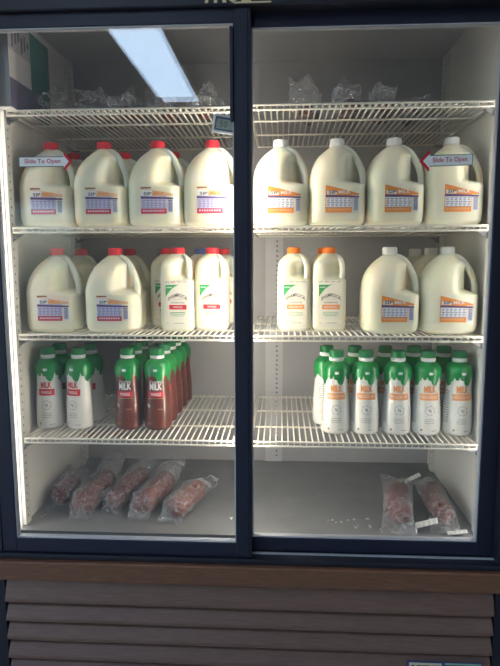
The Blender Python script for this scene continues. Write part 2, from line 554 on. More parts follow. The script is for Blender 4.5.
def door(x0, x1, gx0, gx1, y0, y1, z0, z1, gz0, gz1, label, tilt):
    fr = MB()
    fr.rbox(x0, gx0, y0, y1, z0, z1, 0.002).rbox(gx1, x1, y0, y1, z0, z1, 0.002)
    fr.rbox(gx0 - 0.001, gx1 + 0.001, y0 + 0.0004, y1 - 0.0004, z0, gz0, 0.002).rbox(gx0 - 0.001, gx1 + 0.001, y0 + 0.0004, y1 - 0.0004, gz1, z1, 0.002)
    d = fr.build('sliding_door', M['navy'], cooler)
    d['label'] = label
    g = MB()
    w = 0.0028
    a, b = y0 + 0.003, y1 - 0.003
    g.box(gx0, gx1, a, b, gz0, gz0 + w).box(gx0, gx1, a, b, gz1 - w, gz1).box(gx0, gx0 + w, a, b, gz0 + w, gz1 - w).box(gx1 - w, gx1, a, b, gz0 + w, gz1 - w)
    g.build('gasket', M['gasket'], d)
    for k, (yy, ry, rx) in enumerate(((y0 + 0.006, 0, 0), (y1 - 0.009, tilt, tilt * 0.7))):
        p = MB().box(-(gx1 - gx0) / 2 + 0.001, (gx1 - gx0) / 2 - 0.001, -0.0015, 0.0015, -(gz1 - gz0) / 2 + 0.001, (gz1 - gz0) / 2 - 0.001)
        o = p.build('glass_pane', M['glass'], d, ((gx0 + gx1) / 2, yy + 0.0015, (gz0 + gz1) / 2))
        o.rotation_euler = (rx, 0, ry)
    return d
dl = door(-0.609, 0.058, -0.5695, 0.0165, 0.002, 0.026, 0.507, 1.861, 0.5455, 1.8235, 'dark navy front sliding door in front of the red-capped jugs', 0.008)
dr = door(0.022, 0.684, 0.0576, 0.6416, 0.034, 0.058, 0.5095, 1.861, 0.5468, 1.8245, 'dark navy rear sliding door in front of the white-capped jugs', -0.0015)
hs = MB().rbox(0.0085, 0.0165, -0.004, 0.006, 1.603, 1.815, 0.0015)
hs.build('pull_handle', M['navy'], dl)
MB().rbox(0.026, 0.05, -0.001, 0.004, 0.51, 1.858, 0.001).build('stile_cover', M['navy'], dl)

def arrow_sticker(parent, y, tail, neck, tip, zc0, zc1, hh, hw, label):
    """tail/neck/tip: x of the tail end, of the head's base and of the tip; hh/hw: half height of shaft and head."""
    s = 1 if tip > tail else -1
    pr = Print(lambda u, v, e: (u, y - e, v + (zc0 * (neck - u) + zc1 * (u - tail)) / (neck - tail) if False else v + zc0 + (zc1 - zc0) * (u - tail) / (tip - tail)))
    def P(pts, m, l):
        f = list(range(len(pts)))
        pr.poly(pts, [f if s > 0 else f[::-1]], m, l)
    w = 0.0016
    P([(tail, -hh), (neck, -hh), (neck, hh), (tail, hh)], M['p_dark'], 0)
    P([(tail + s * w, -hh + w), (neck + s * 0.004, -hh + w), (neck + s * 0.004, hh - w), (tail + s * w, hh - w)], M['p_white'], 1)
    k = 0.0085
    P([(neck, -hw), (tip, 0), (neck, hw), (neck, hw - k), (tip - s * k * 1.15, 0), (neck, -hw + k)][:3], M['p_mag'] if False else M['p_red'], 0)
    P([(neck - s * 0.0005, -hw + k), (tip - s * k * 1.1, 0), (neck - s * 0.0005, hw - k)], M['p_white'], 2)
    pr.text('Slide To Open', (tail + neck) / 2 + s * 0.003, 0.0, abs(neck - tail) * 0.80, hh * 1.12, M['p_mag'], 3, bold=0.012)
    o = pr.build('arrow_sticker', parent)
    o['label'] = label
arrow_sticker(dl, 0.0068, -0.511, -0.399, -0.377, 1.5165, 1.5165, 0.0122, 0.0235, 'white arrow sticker reading Slide To Open, pointing to the centre post')
arrow_sticker(dr, 0.0388, 0.588, 0.486, 0.461, 1.5155, 1.5125, 0.0132, 0.026, 'white arrow sticker reading Slide To Open, pointing away from the side wall')

# ------------------------------------------------------------------ wire shelves
def shelf(x0, x1, z, label):
    o = tag(empty('wire_shelf', ((x0 + x1) / 2, 0.1, z)), label, 'shelf', 'white wire shelves')
    hw = (x1 - x0) / 2
    deck = MB()
    n = 36
    for k in range(n + 1):
        x = -hw + 0.004 + k * (2 * hw - 0.008) / n
        deck.tube([(x, 0.001, -0.0135), (x, 0.0, -0.004), (x, 0.006, -0.0025), (x, 0.52, -0.0025)], 0.0023, 6)
    deck.build('wire_deck', M['wire'], o)
    fr = MB()
    fr.bar((-hw, -0.003, -0.0028), (hw, -0.003, -0.0028), 0.0028, 8).bar((-hw, -0.003, -0.0145), (hw, -0.003, -0.0145), 0.0026, 8)
    fr.bar((-hw + 0.002, -0.003, -0.0028), (-hw + 0.002, -0.003, -0.0145), 0.0026).bar((hw - 0.002, -0.003, -0.0028), (hw - 0.002, -0.003, -0.0145), 0.0026)
    fr.build('front_rail', M['wire'], o)
    for y in (0.15, 0.33, 0.52):
        MB().bar((-hw, y, -0.0075), (hw, y, -0.0075), 0.0030, 8).build('cross_rail', M['wire'], o)
    for s in (-1, 1):
        MB().bar((s * (hw - 0.001), -0.002, -0.0085), (s * (hw - 0.001), 0.52, -0.0085), 0.003, 8).build('side_rail', M['wire'], o)
    s = -1 if x0 < -0.3 else 1
    for y in (0.004, 0.466):
        cl = MB()
        xa = s * (hw - 0.002)
        xb = s * (hw + 0.0034)
        cl.box(min(xa - s * 0.02, xb), max(xa - s * 0.02, xb), y, y + 0.012, -0.0215, -0.0175).box(min(xb, xb - s * 0.002), max(xb, xb - s * 0.002), y, y + 0.012, -0.0345, -0.0175)
        cl.add([(xb, y + 0.005, -0.033), (xa - s * 0.02, y + 0.005, -0.02), (xb, y + 0.005, -0.02), (xb, y + 0.008, -0.033), (xa - s * 0.02, y + 0.008, -0.02), (xb, y + 0.008, -0.02)],
               [(0, 1, 2), (3, 5, 4), (0, 3, 4, 1), (1, 4, 5, 2), (2, 5, 3, 0)])
        cl.build('shelf_clip', M['clip'], o)
    return o
SL = (-0.578, 0.022)
SR = (0.048, 0.6532)
for (z_l, z_r), nm in (((Z1L, Z1R), 'topmost'), ((Z2, Z2), 'second from top, only gallon jugs'), ((Z3, Z3), 'third from top, two jug sizes'), ((Z4, Z4), 'lowest, under the small bottles')):
    shelf(*SL, z_l, 'white wire shelf behind the front door, ' + nm)
    shelf(*SR, z_r, 'white wire shelf behind the rear door, ' + nm)
DECK = -0.0004   # things stand on the deck wires

# ------------------------------------------------------------------ gallon and half gallon jugs
def interp(tab, z):
    if z <= tab[0][0]: return tab[0][1:]
    for a, b in zip(tab, tab[1:]):
        if z <= b[0]:
            t = (z - a[0]) / (b[0] - a[0])
            return tuple(p + (q - p) * t for p, q in zip(a[1:], b[1:]))
    return tab[-1][1:]

def sstep(a, b, x):
    t = max(0.0, min(1.0, (x - a) / (b - a)))
    return t * t * (3 - 2 * t)

def supr(a, n, th):
    return a / ((abs(cos(th)) ** n + abs(sin(th)) ** n) ** (1 / n))

def jug_mesh(tab, phi, rz0, rz1, depth, half, handle, hr, seg=72, rings=70):
    mb = MB()
    H = tab[-1][0]
    R = []
    zs = sorted(set([t[0] for t in tab] + [H * k / rings for k in range(rings + 1)]))
    for z in zs:
        a, n = interp(tab, z)
        ring = []
        for k in range(seg):
            th = 2 * pi * k / seg
            r = supr(a, n, th)
            d = abs((th - phi + pi) % (2 * pi) - pi)
            w = 1 - sstep(half * 0.42, half, d)
            bz = sstep(rz0, rz0 + 0.016, z) * (1 - sstep(rz1 - 0.035, rz1, z))
            r2 = min(r, max(depth, 0.018))
            r = r + (r2 - r) * w * bz
            ring.append((r * cos(th), r * sin(th), z))
        R.append(ring)
    mb.loft(R)
    pts = [(p * cos(phi), p * sin(phi), z) for p, z in handle]
    # smooth the handle's path
    sm = []
    for i in range(len(pts) - 1):
        p0, p1, p2, p3 = (Vector(pts[max(0, min(len(pts) - 1, i + k))]) for k in (-1, 0, 1, 2))
        for j in range(5):
            t = j / 5
            sm.append(0.5 * ((2 * p1) + (p2 - p0) * t + (2 * p0 - 5 * p1 + 4 * p2 - p3) * t * t + (3 * p1 - p0 - 3 * p2 + p3) * t ** 3))
    sm.append(Vector(pts[-1]))
    mb.tube(sm, hr, 12, flat=1.15)
    return mb

K_ = .945
def face_map(tab, scale=1.0):
    """Lays artwork on the front (-y) face of a rounded square body."""
    def f(u, v, e):
        a, n = interp(tab, v)
        q = max(0.0, 1 - min(1.0, abs(u / a)) ** n)
        return (u, -a * q ** (1 / n) - e, v)
    return f

GT = [(0, .056, 3.5), (.004, .066, 4), (.012, .0715, 4.6), (.03, .0735, 5), (.112, .0735, 5), (.124, .0733, 4.6), (.142, .0715, 3.8), (.158, .0685, 3.2), (.172, .0638, 2.8),
      (.184, .0575, 2.5), (.196, .0490, 2.3), (.207, .0380, 2.1), (.216, .0270, 2), (.222, .0192, 2), (.232, .0185, 2)]
GT = [(z * .945, a, n) for z, a, n in GT]
HT = [(0, .036, 4), (.004, .042, 5), (.012, .0452, 6), (.03, .0462, 7), (.14, .0458, 7), (.178, .0445, 6), (.190, .0415, 5), (.199, .036, 3.6), (.207, .0285, 2.6), (.212, .0215, 2.1), (.216, .0180, 2), (.228, .0175, 2)]

def cap_mesh(r, z0, z1):
    mb = MB()
    n = 48
    def ring(rr, z, rib):
        return [((rr + (rib if k % 2 else 0)) * cos(2 * pi * k / n), (rr + (rib if k % 2 else 0)) * sin(2 * pi * k / n), z) for k in range(n)]
    mb.loft([ring(r, z0, 0), ring(r, z0 + .0025, 0), ring(r - .0006, z0 + .003, .0006), ring(r - .0008, z1 - .003, .0006), ring(r - .002, z1 - .0006, 0), ring(r - .006, z1, 0)])
    return mb

def gallon_label(root, variant):
    pr = Print(face_map(GT))
    o = variant == 'orange'
    u0, u1, v0, v1 = -.033, .035, .034, .096
    K = dict(nu=10)
    if o:
        pr.rect(u0, u1, v0, .080, M['p_orange'], 0, **K)
        pr.quad((u0, .078), (u1 + .018, .078), (u1 + .018, .082), (u0, v1 + .008), M['p_orange'], 0, **K)
        pr.quad((u0 + .004, .080), (-.004, .080), (-.004, .088), (u0 + .004, .090), M['p_white'], 1, **K)
    else:
        pr.rect(u0, u1, v0, .080, M['p_lav'], 0, **K)
        pr.quad((u0, .080), (u1 + .018, .080), (u1 + .018, .086), (u0, v1 + .004), M['p_peach'], 0, **K)
        pr.quad((u0, .080), (-.004, .080), (-.002, .094), (u0, .097), M['p_white'], 1, **K)
        pr.rect(u0, u0 + .028, .099, .1028, M['p_brown'], 1, **K)
    pr.quad((u0, .073), (u1 + .018, .0715), (u1 + .018, .0755), (u0, .079), M['p_purple'], 2, **K)
    pr.rect(u0 + .002, u1 - .001, .0475, .0725, M['p_lav'] if not o else M['p_white'], 1, **K)
    pr.rect(u0, u1, v0, .047, M['p_orange'] if o else M['p_mag'], 1, **K)
    pr.rect(u0, u1, .0465, .0475, M['p_purple'], 2, **K)
    for k in range(6):                       # fine print
        for j in range(5):
            a = u0 + .004 + k * .0108
            pr.rect(a, a + .006 + .0025 * ((k * 3 + j) % 3) / 2, .0500 + j * .0044, .0518 + j * .0044, M['p_blue'], 2, nu=1, nv=1)
    for k in range(9):
        pr.rect(u0 + .006 + k * .0065, u0 + .0095 + k * .0065, .0395, .0435, M['p_peach'] if o else M['p_white'], 2, nu=1, nv=1)
    pr.text('SIP', u0 + .018, .0855, .021, .0085, M['p_dark'], 3, bold=.02)
    pr.text('MILK', .016, .0858, .030, .0085, M['p_white'] if o else M['p_orange'], 3, bold=.02)
    pr.rect(u1 + .004, u1 + .017, v0 + .002, .070, M['p_white'], 0, nu=3)
    for k in range(8):                       # barcode bars
        a = u1 + .0052 + k * .0014
        pr.rect(a, a + (.0009 if k % 3 else .0006), v0 + .005, .066, M['p_blue'], 1, nu=1, nv=1)
    pr.rect(u1 + .005, u1 + .016, .067, .0695, M['p_blue'], 1, nu=1, nv=1)
    pr.build('label', root)

def make_gallon(cap, variant, loc, rz, label, group):
    r = tag(empty('gallon_jug', loc, rz), label, 'milk jug', group)
    phi = math.radians(-90 + 69)
    jug_mesh(GT, phi, .104, .204, .046, 1.30, [(.016, .206), (.030, .2015), (.0430, .1910), (.0538, .176), (.0625, .160), (.0690, .143), (.0728, .124), (.0715, .106), (.062, .094)], .0086).build('body', M['milk'], r)
    cap_mesh(.0198, .2115, .2315).build('cap', M[cap], r)
    gallon_label(r, variant)
    return r

def half_label(root, variant):
    pr = Print(face_map(HT))
    bar = M['p_orange'] if variant == 'orange' else M['p_red']
    pr.rect(-.030, .034, .012, .138, M['p_panel'], 0, nu=8, nv=4)
    for k in range(11):                      # script line above the artwork
        pr.rect(-.029 + k * .0055, -.0255 + k * .0055, .1362 + .0009 * (k % 3), .1382 + .0009 * ((k + 1) % 3), M['p_red'] if k in (3, 4) else M['p_grey'], 2, nu=1, nv=1)
    for m, l, k in ((M['p_green'], 1, 1.0),):
        pts = [(-.029, .130), (-.029, .097)]
        for j in range(9):
            t = j / 8
            pts.append((-.029 + .040 * t, .097 + .033 * (1 - (1 - t) ** 2) if t < 1 else .130))
        n = len(pts)
        pr.poly(pts, [tuple(range(n))], m, l)
    for k in range(4):
        pr.rect(-.0265 + k * .004, -.0238 + k * .004, .1215, .1245, M['p_white'], 2, nu=1, nv=1)
    pr.text('SHAMROCK', .004, .1020, .054, .0100, M['p_dark'], 1, arch=.0120, bold=.02)
    pr.rect(-.012, .018, .0895, .0903, M['p_grey'], 1)
    pr.rect(-.010, .000, .0935, .0943, M['p_grey'], 1)
    pr.rect(.006, .017, .0935, .0943, M['p_grey'], 1)
    pr.text('FARMS', .004, .0812, .036, .0052, M['p_dark'], 1)
    pr.rect(-.020, .028, .0625, .0755, bar, 1)
    pr.text('REDUCED FAT' if variant == 'orange' else 'WHOLE', .004, .069, .038 if variant == 'orange' else .025, .0058, M['p_white'], 2, bold=.01)
    for j, (w, m) in enumerate(((.042, 'p_green' if variant == 'red' else 'p_sage'), (.042, 'p_sage'), (.036, 'p_sage'))):
        n = 9
        for k in range(n):
            a = .004 - w / 2 + k * w / n
            pr.rect(a, a + w / n * (.6 + .35 * ((k + j) % 2)), .0525 - j * .0045, .0550 - j * .0045, M[m], 1, nu=1, nv=1)
    for k in range(5):
        pr.rect(-.006 + k * .0055, -.002 + k * .0055, .0235, .0255, M['p_grey'], 1, nu=1, nv=1)
    pr.rect(-.026, -.0235, .0225, .026, M['p_grey'], 1, nu=1, nv=1)
    pr.build('label', root)

def make_half(cap, variant, loc, rz, label, group):
    r = tag(empty('half_gallon_jug', loc, rz), label, 'milk jug', group)
    phi = math.radians(-90 + 48)
    jug_mesh(HT, phi, .141, .212, .029, 1.30, [(.018, .208), (.029, .2055), (.040, .197), (.0455, .183), (.047, .168), (.046, .153), (.042, .140), (.036, .132)], .0072).build('body', M['milk'], r)
    cap_mesh(.0190, .2150, .2320).build('cap', M[cap], r)
    half_label(r, variant)
    return r

def place(z):
    return z + DECK
G_RED, G_ORG = 'red-capped gallon jugs of milk', 'white-capped gallon jugs of milk'
YF = 0.192
proto = None
names_r = ['beside the wall, behind the arrow sticker', 'second from the cooler wall', 'third from the cooler wall', 'beside the dark centre post']
for k, x in enumerate((-.503, -.3545, -.206, -.0575)):
    lab = 'red-capped gallon milk jug, second shelf front, ' + names_r[k]
    loc, rz = (x, YF, place(Z2)), (0, 0, 0, 0)[k]
    if proto is None: proto = make_gallon('capred', 'red', loc, rz, lab, G_RED)
    else: dup(proto, loc, rz, lab)
for k, x in enumerate((-.496, -.343, -.192)):
    dup(proto, (x, YF + .158, place(Z2)), (-.02, .03, .0)[k], 'red-capped gallon milk jug, second shelf back row, ' + ['behind the stickered jug', 'behind the second jug from the wall', 'behind the third jug from the wall'][k])
for k, x in enumerate((-.500, -.334)):
    dup(proto, (x, YF, place(Z3)), (.015, -.01)[k], 'red-capped gallon milk jug, third shelf front, ' + ['beside the cooler wall', 'next to the half gallons'][k])
for k, x in enumerate((-.488, -.336)):
    dup(proto, (x, YF + .160, place(Z3)), (.02, -.02)[k], 'shaded red-capped gallon milk jug, third shelf, ' + ['behind the jug beside the cooler wall', 'behind the jug next to the half gallons'][k])
proto = None
names_o = ['beside the dark centre post', 'second from the dark centre post', 'third from the dark centre post', 'beside the wall, behind the arrow sticker']
for k, x in enumerate((.127, .278, .429, .580)):
    lab = 'white-capped orange-label gallon jug, second shelf, ' + names_o[k]
    loc, rz = (x, YF, place(Z2)), (.01, -.01, .0, .0)[k]
    if proto is None: proto = make_gallon('capwhite', 'orange', loc, rz, lab, G_ORG)
    else: dup(proto, loc, rz, lab)
for k, x in enumerate((.426, .580)):
    dup(proto, (x, YF, place(Z3)), (.03, .0)[k], 'white-capped orange-label gallon jug, third shelf front, ' + ['next to the half gallons', 'beside the cooler wall'][k])
for k, (x, y) in enumerate(((.578, YF + .158), (.566, YF + .316))):
    dup(proto, (x, y, place(Z3)), (.0, .02)[k], 'white-capped gallon jug on the third shelf, ' + ['directly behind the front jug by the wall', 'deepest of the three by the wall'][k])

H_RED, H_ORG = 'red-capped half gallon jugs', 'orange-capped half gallon jugs'
p = make_half('capred', 'red', (-.158, .203, place(Z3)), .02, 'frontmost red-capped half gallon milk jug with its full label in view', H_RED)
dup(p, (-.064, .222, place(Z3)), -.03, 'red-capped half gallon milk jug nearest the dark centre post, label partly hidden', H_RED)
dup(p, (-.209, .302, place(Z3)), .03, 'red-capped half gallon milk jug peeking out between the gallons and frontmost half gallon', H_RED)
dup(p, (-.052, .425, place(Z3)), .0, 'red-capped half gallon milk jug deepest on the shelf, behind the one by the centre post', H_RED)
make_half('capblue', 'red', (-.112, .323, place(Z3)), .0, 'blue-capped half gallon milk jug hidden behind the two front red-capped half gallons', 'half gallon jugs with blue cap')
p = make_half('caporange', 'orange', (.166, .222, place(Z3)), .02, 'orange-capped half gallon milk jug nearest the dark centre post', H_ORG)
dup(p, (.264, .222, place(Z3)), -.01, 'orange-capped half gallon milk jug next to the white-capped gallons', H_ORG)
dup(p, (.257, .325, place(Z3)), .0, 'orange-capped half gallon milk jug hidden behind the other orange-capped ones', H_ORG)

# ------------------------------------------------------------------ small bottles
BR = .0392
BH = .236
BP = [(0, .70), (.006, .84), (.02, .945), (.05, .99), (.12, 1.0), (.24, 1.0), (.34, .975), (.44, .92), (.52, .875), (.575, .862), (.63, .885), (.68, .935), (.735, .955), (.77, .945), (.80, .90), (.828, .80), (.850, .655), (.865, .53), (.874, .46), (.93, .45)]
def brad(z):
    return interp(BP, z / BH)[0] * BR

def drip(u):
    """Lower edge of the green sleeve, as a fraction of the height; u in turns from the front, + to the right."""
    pts = [(-.5, .60), (-.42, .65), (-.36, .585), (-.29, .66), (-.25, .62), (-.205, .590), (-.165, .605), (-.135, .650), (-.118, .665), (-.10, .700), (-.082, .668), (-.06, .672), (-.043, .708), (-.028, .672),
           (0, .665), (.018, .625), (.048, .602), (.08, .612), (.098, .655), (.112, .712), (.128, .668), (.155, .672), (.18, .61), (.215, .590), (.25, .62), (.30, .66), (.38, .59), (.45, .66), (.5, .60)]
    for a, b in zip(pts, pts[1:]):
        if a[0] <= u <= b[0]:
            t = (u - a[0]) / (b[0] - a[0])
            t = t * t * (3 - 2 * t)
            return a[1] + (b[1] - a[1]) * t
    return .6

def bottle_label(root, kind):
    pr = Print(lambda u, v, e: ((brad(v) + e) * sin(u / brad(v)), -(brad(v) + e) * cos(u / brad(v)), v))
    H = BH
    if kind == 'orange':
        pr.text('MILK', 0, .562 * H, .033, .0190, M['p_orange'], 1, bold=.035)
        pr.rect(-.0275, .0275, .432 * H, .508 * H, M['p_orange'], 1, nu=12)
        pr.rect(-.0262, .0262, .4375 * H, .5025 * H, M['p_peach'], 2, nu=12)
        pr.rect(-.0250, .0250, .4425 * H, .4975 * H, M['p_orange'], 3, nu=12)
        pr.text('REDUCED FAT', 0, .470 * H, .045, .0080, M['p_white'], 4, bold=.012)
    elif kind == 'white':
        pr.text('MILK', 0, .558 * H, .031, .0175, M['p_red'], 1, bold=.035)
        pr.rect(-.0230, .0230, .428 * H, .508 * H, M['p_red'], 1, nu=10)
        pr.text('WHOLE', 0, .468 * H, .029, .0085, M['p_white'], 3, bold=.02)
    else:
        pr.text('chocolate', 0, .612 * H, .037, .0078, M['p_white'], 1)
        pr.text('MILK', 0, .550 * H, .036, .0200, M['p_white'], 1, bold=.035)
        pr.rect(-.0230, .0230, .422 * H, .490 * H, M['p_red'], 1, nu=10)
        pr.text('WHOLE', 0, .456 * H, .028, .0085, M['p_white'], 3, bold=.02)
        pr.rect(-.022, .024, .4035 * H, .4065 * H, M['p_peach'], 1, nu=8)
        pr.text('8g', -.022, .315 * H, .0085, .012, M['p_white'], 1, bold=.02)
        pr.rect(.004, .020, .272 * H, .277 * H, M['p_peach'], 1)
        pr.rect(-.028, -.014, .08 * H, .11 * H, M['p_brown'], 1, nu=4)
    if kind != 'choc':
        pr.ring(0, .312 * H, .0118, .0134, M['p_grey'], 1, 28, 4)
        pr.text('8g', 0, .312 * H, .0092, .0105, M['p_grey'], 1, bold=.02)
        for j, w in enumerate((.024, .030, .026)):
            n = 6
            for k in range(n):
                a = -w / 2 + k * w / n
                pr.rect(a, a + w / n * .75, (.205 - j * .024) * H, (.213 - j * .024) * H, M['p_grey'], 1, nu=1, nv=1)
        pr.rect(-.024, -.0195, .065 * H, .09 * H, M['p_brown'], 1, nu=2)
        pr.rect(.006, .022, .066 * H, .073 * H, M['p_grey'], 1, nu=3)
        pn_ = Print(pr.map)
        for k in range(14):                  # nutrition panel round the side
            pn_.rect(-.062, -.038, (.16 + k * .028) * H, (.172 + k * .028) * H, M['p_grey'], 1, nu=4, nv=1)
        pn_.build('nutrition_panel', root)
    pr.build('label', root)
    bm_ = Print(pr.map)
    bm_.rect(-.0055, .0055, .735 * H, .765 * H, M['p_white'], 4, nu=4)
    bm_.build('brand_mark', root)

def make_bottle(kind, loc, rz, label, group):
    r = tag(empty('milk_bottle', loc, rz), label, 'bottle', group)
    prof = []
    for k in range(61):
        z = BH * .90 * k / 60
        prof.append((brad(z), z))
    prof = [(BR * .68, 0)] + prof[1:]
    MB().lathe(prof, 48).build('body', M['choc'] if kind == 'choc' else M['bwhite'], r)
    sl = MB()
    n, m = 192, 14
    rings = []
    for j in range(m + 1):
        ring = []
        for k in range(n):
            u = k / n - .5
            z0 = drip(u) * BH
            z = z0 + (.872 * BH - z0) * j / m
            rr = brad(z) + .0005
            a = u * 2 * pi
            ring.append((rr * sin(a), -rr * cos(a), z))
        rings.append(ring)
    sl.loft(rings, cap0=False, cap1=False)
    sl.build('shoulder_sleeve', M['green'], r)
    if kind == 'choc':
        s2 = MB()
        rings = []
        for j in range(5):
            ring = []
            for k in range(n):
                u = k / n - .5
                z0 = (drip(u) - .035 - .012 * sin(u * 60)) * BH
                z = z0 + (drip(u) * BH + .001 - z0) * j / 4
                rr = brad(z) + .0003
                a = u * 2 * pi
                ring.append((rr * sin(a), -rr * cos(a), z))
            rings.append(ring)
        s2.loft(rings, cap0=False, cap1=False)
        s2.build('splash_band', M['chocred'], r)
    MB().lathe([(.0172, .874 * BH), (.0205, .882 * BH), (.0206, .914 * BH), (.0185, .920 * BH)], 36).build('tamper_ring', M['p_white'], r)
    cap_mesh(.0204, .920 * BH, BH).build('cap', M['capgreen'], r)
    bottle_label(r, kind)
    return r

YB0, PITCH = .206, .0815
proto = None
for k, x in enumerate((-.546, -.456)):
    for row in range(2):
        w = ['beside the cooler wall', 'nearer the chocolate milk'][k]
        lab = ('white milk bottle with red lettering, front row, ' if row == 0 else 'white milk bottle half hidden in the second row, ') + w
        loc = (x + row * .004 * (1 + k), YB0 + row * PITCH, place(Z4))
        if proto is None: proto = make_bottle('white', loc, .12, lab, 'white bottles with red lettering')
        else: dup(proto, loc, (.12, .30)[k] * (1 - .6 * row) if k == 0 else -.26 * (1 - row), lab)
proto = None
ordn = ['front', 'second', 'third', 'fourth', 'fifth']
for k, x in enumerate((-.311, -.225)):
    for row in range(4 + k):
        col = ['in the column nearer the white bottles', 'in the column nearer the centre post'][k]
        lab = 'brown chocolate milk bottle, %s from the door %s' % (['first', 'second', 'third', 'fourth', 'fifth'][row], col)
        loc = (x + row * (.002 if k else .001), YB0 + row * PITCH, place(Z4))
        if proto is None: proto = make_bottle('choc', loc, -.05, lab, 'chocolate milk bottles')
        else: dup(proto, loc, (.04 if k else -.05) + .1 * ((row * 7 + k) % 3 - 1) * (row > 0), lab)
proto = None
names_b = ['next to the empty shelf space', 'second from the empty shelf space', 'third, in the middle', 'second from the cooler wall', 'beside the cooler wall']
for k, x in enumerate((.287, .369, .458, .540, .6265)):
    for row in range(2):
        lab = ('white milk bottle with orange lettering, front row, ' if row == 0 else 'white milk bottle with orange lettering, second row, ') + names_b[k]
        loc = (x - row * .021, YB0 - .013 + row * (PITCH + (.004 if k == 0 else 0)), place(Z4))
        rz = (-.05, -.02, .0, .03, .06)[k] + (1.05 if (row and k == 0) else .0)
        if proto is None: proto = make_bottle('orange', loc, rz, lab, 'white bottles with orange lettering')
        else: dup(proto, loc, rz, lab)

# ------------------------------------------------------------------ bagged meat
def nz(p, s, o):
    return noise.noise(Vector((p[0] * s + o, p[1] * s - o * 0.7, p[2] * s + o * 1.3)))

def meat_bag(name, cat, a, b, r, z, label, group, ext=(.03, .05), wide=.055, lift=(.004, .05), meatmat='sausage', seed=0, sticker=None, lumps=False, bend=.01, amp=.008):
    """A sausage (or lumps) lying from a to b on height z inside a loose, crumpled clear bag."""
    a, b = Vector((a[0], a[1], 0)), Vector((b[0], b[1], 0))
    L = (b - a).length
    ang = math.atan2(b.y - a.y, b.x - a.x)
    root = tag(empty(name, ((a.x + b.x) / 2, (a.y + b.y) / 2, z), ang), label, cat, group)
    mb = MB()
    if not lumps:
        N, S = 30, 24
        rings = []
        for i in range(N + 1):
            t = i / N
            e = min(t, 1 - t) * L / r
            rr = r * (1 - (1 - e / .6) ** 2.6) if e < .6 else r
            rr = max(rr, r * .08)
            x = -L / 2 + L * t
            y0 = bend * (1 - (2 * t - 1) ** 2)
            ring = []
            for k in range(S):
                th = 2 * pi * k / S
                q = rr * (1 + .10 * nz((x, cos(th) * r, sin(th) * r), 35, seed))
                ring.append((x, y0 + q * cos(th), max(.0015, r + .0015 + q * sin(th))))
            rings.append(ring)
        mb.loft(rings)
        mb.build('sausage', M[meatmat], root)
    else:
        rnd = random.Random(seed)
        for q in range(5):
            cxx, cyy = -L / 2 + L * (q + .5) / 5, rnd.uniform(-.008, .008)
            rx, ry, rz = L / 7 * rnd.uniform(.8, 1.1), min(r, .024) * rnd.uniform(.7, 1.0), r * rnd.uniform(.4, .7)
            rings = []
            for i in range(11):
                ph = -pi / 2 + pi * i / 10
                ring = []
                for k in range(16):
                    th = 2 * pi * k / 16
                    d = 1 + .3 * nz((cos(th) * cos(ph) * .03 + cxx, sin(th) * cos(ph) * .03, sin(ph) * .03), 30, seed + q)
                    ring.append((cxx + rx * d * max(.02, cos(ph)) * cos(th), cyy + ry * d * max(.02, cos(ph)) * sin(th), max(.0015, rz + .0015 + rz * d * sin(ph))))
                rings.append(ring)
            mb.loft(rings)
        mb.build('meat', M[meatmat], root)
    # bag
    N, S = 52, 44
    rings = []
    for i in range(N + 1):
        x = -L / 2 - ext[0] + (L + ext[0] + ext[1]) * i / N
        t0 = sstep(-L / 2 - ext[0], -L / 2 + .02, x)
        t1 = 1 - sstep(L / 2 - .04, L / 2 + ext[1], x)
        k_ = min(t0, t1)
        hh = .0018 + (r * 1.12 - .0018) * k_
        ww = wide + (max(r * 1.2, wide * .82) - wide) * k_
        zc = (hh + .001) + (lift[0] * (1 - t0) if x < 0 else lift[1] * (1 - t1))
        ring = []
        for k in range(S):
            th = 2 * pi * k / S
            px, py, pz = x, ww * cos(th), zc + hh * (abs(sin(th)) ** .8) * (1 if sin(th) >= 0 else -1)
            c = Vector((px * 34 + seed, py * 34, (pz + sin(th) * .012) * 34))
            fold = noise.voronoi(c)[0]
            fold = min(.6, fold[1] - fold[0])            # creases where two facets meet
            d = nz((px, py, pz + sin(th) * .02), 20, seed + 11)
            o = amp * (1.3 * d + 1.6 * (.22 - fold))
            f = .55 + 1.1 * (1 - k_)
            pz += o * f * (1.6 if sin(th) > -.2 else .3)
            py += o * .4 * cos(th)
            px += amp * .8 * nz((px, py, pz), 33, seed + 8)
            ring.append((px, py + bend * .7, max(.0009 + (.0004 if sin(th) > 0 else 0), pz)))
        rings.append(ring)
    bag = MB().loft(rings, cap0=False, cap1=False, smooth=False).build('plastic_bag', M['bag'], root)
    if sticker:
        for (sx, sy, sz, w, h, rx, rz) in sticker:
            pb = Print(lambda u, v, e: (u, v, e))
            pb.rect(-w / 2, w / 2, -h / 2, h / 2, M['p_white'], 0, nu=4)
            for j in range(3):
                for k in range(4):
                    pb.rect(-w / 2 + .004 + k * w * .23, -w / 2 + .004 + k * w * .23 + w * .16, -h / 2 + .003 + j * h * .28, -h / 2 + .003 + j * h * .28 + h * .10, M['p_grey'], 1, nu=1, nv=1)
            so = pb.build('price_label', root)
            q = Matrix.Rotation(-ang, 3, 'Z') @ (Vector((sx, sy, 0)) - (a + b) / 2)
            so.location = (q.x, q.y, sz)
            so.rotation_euler = (rx * cos(ang), rx * sin(-ang), rz - ang)
    return root

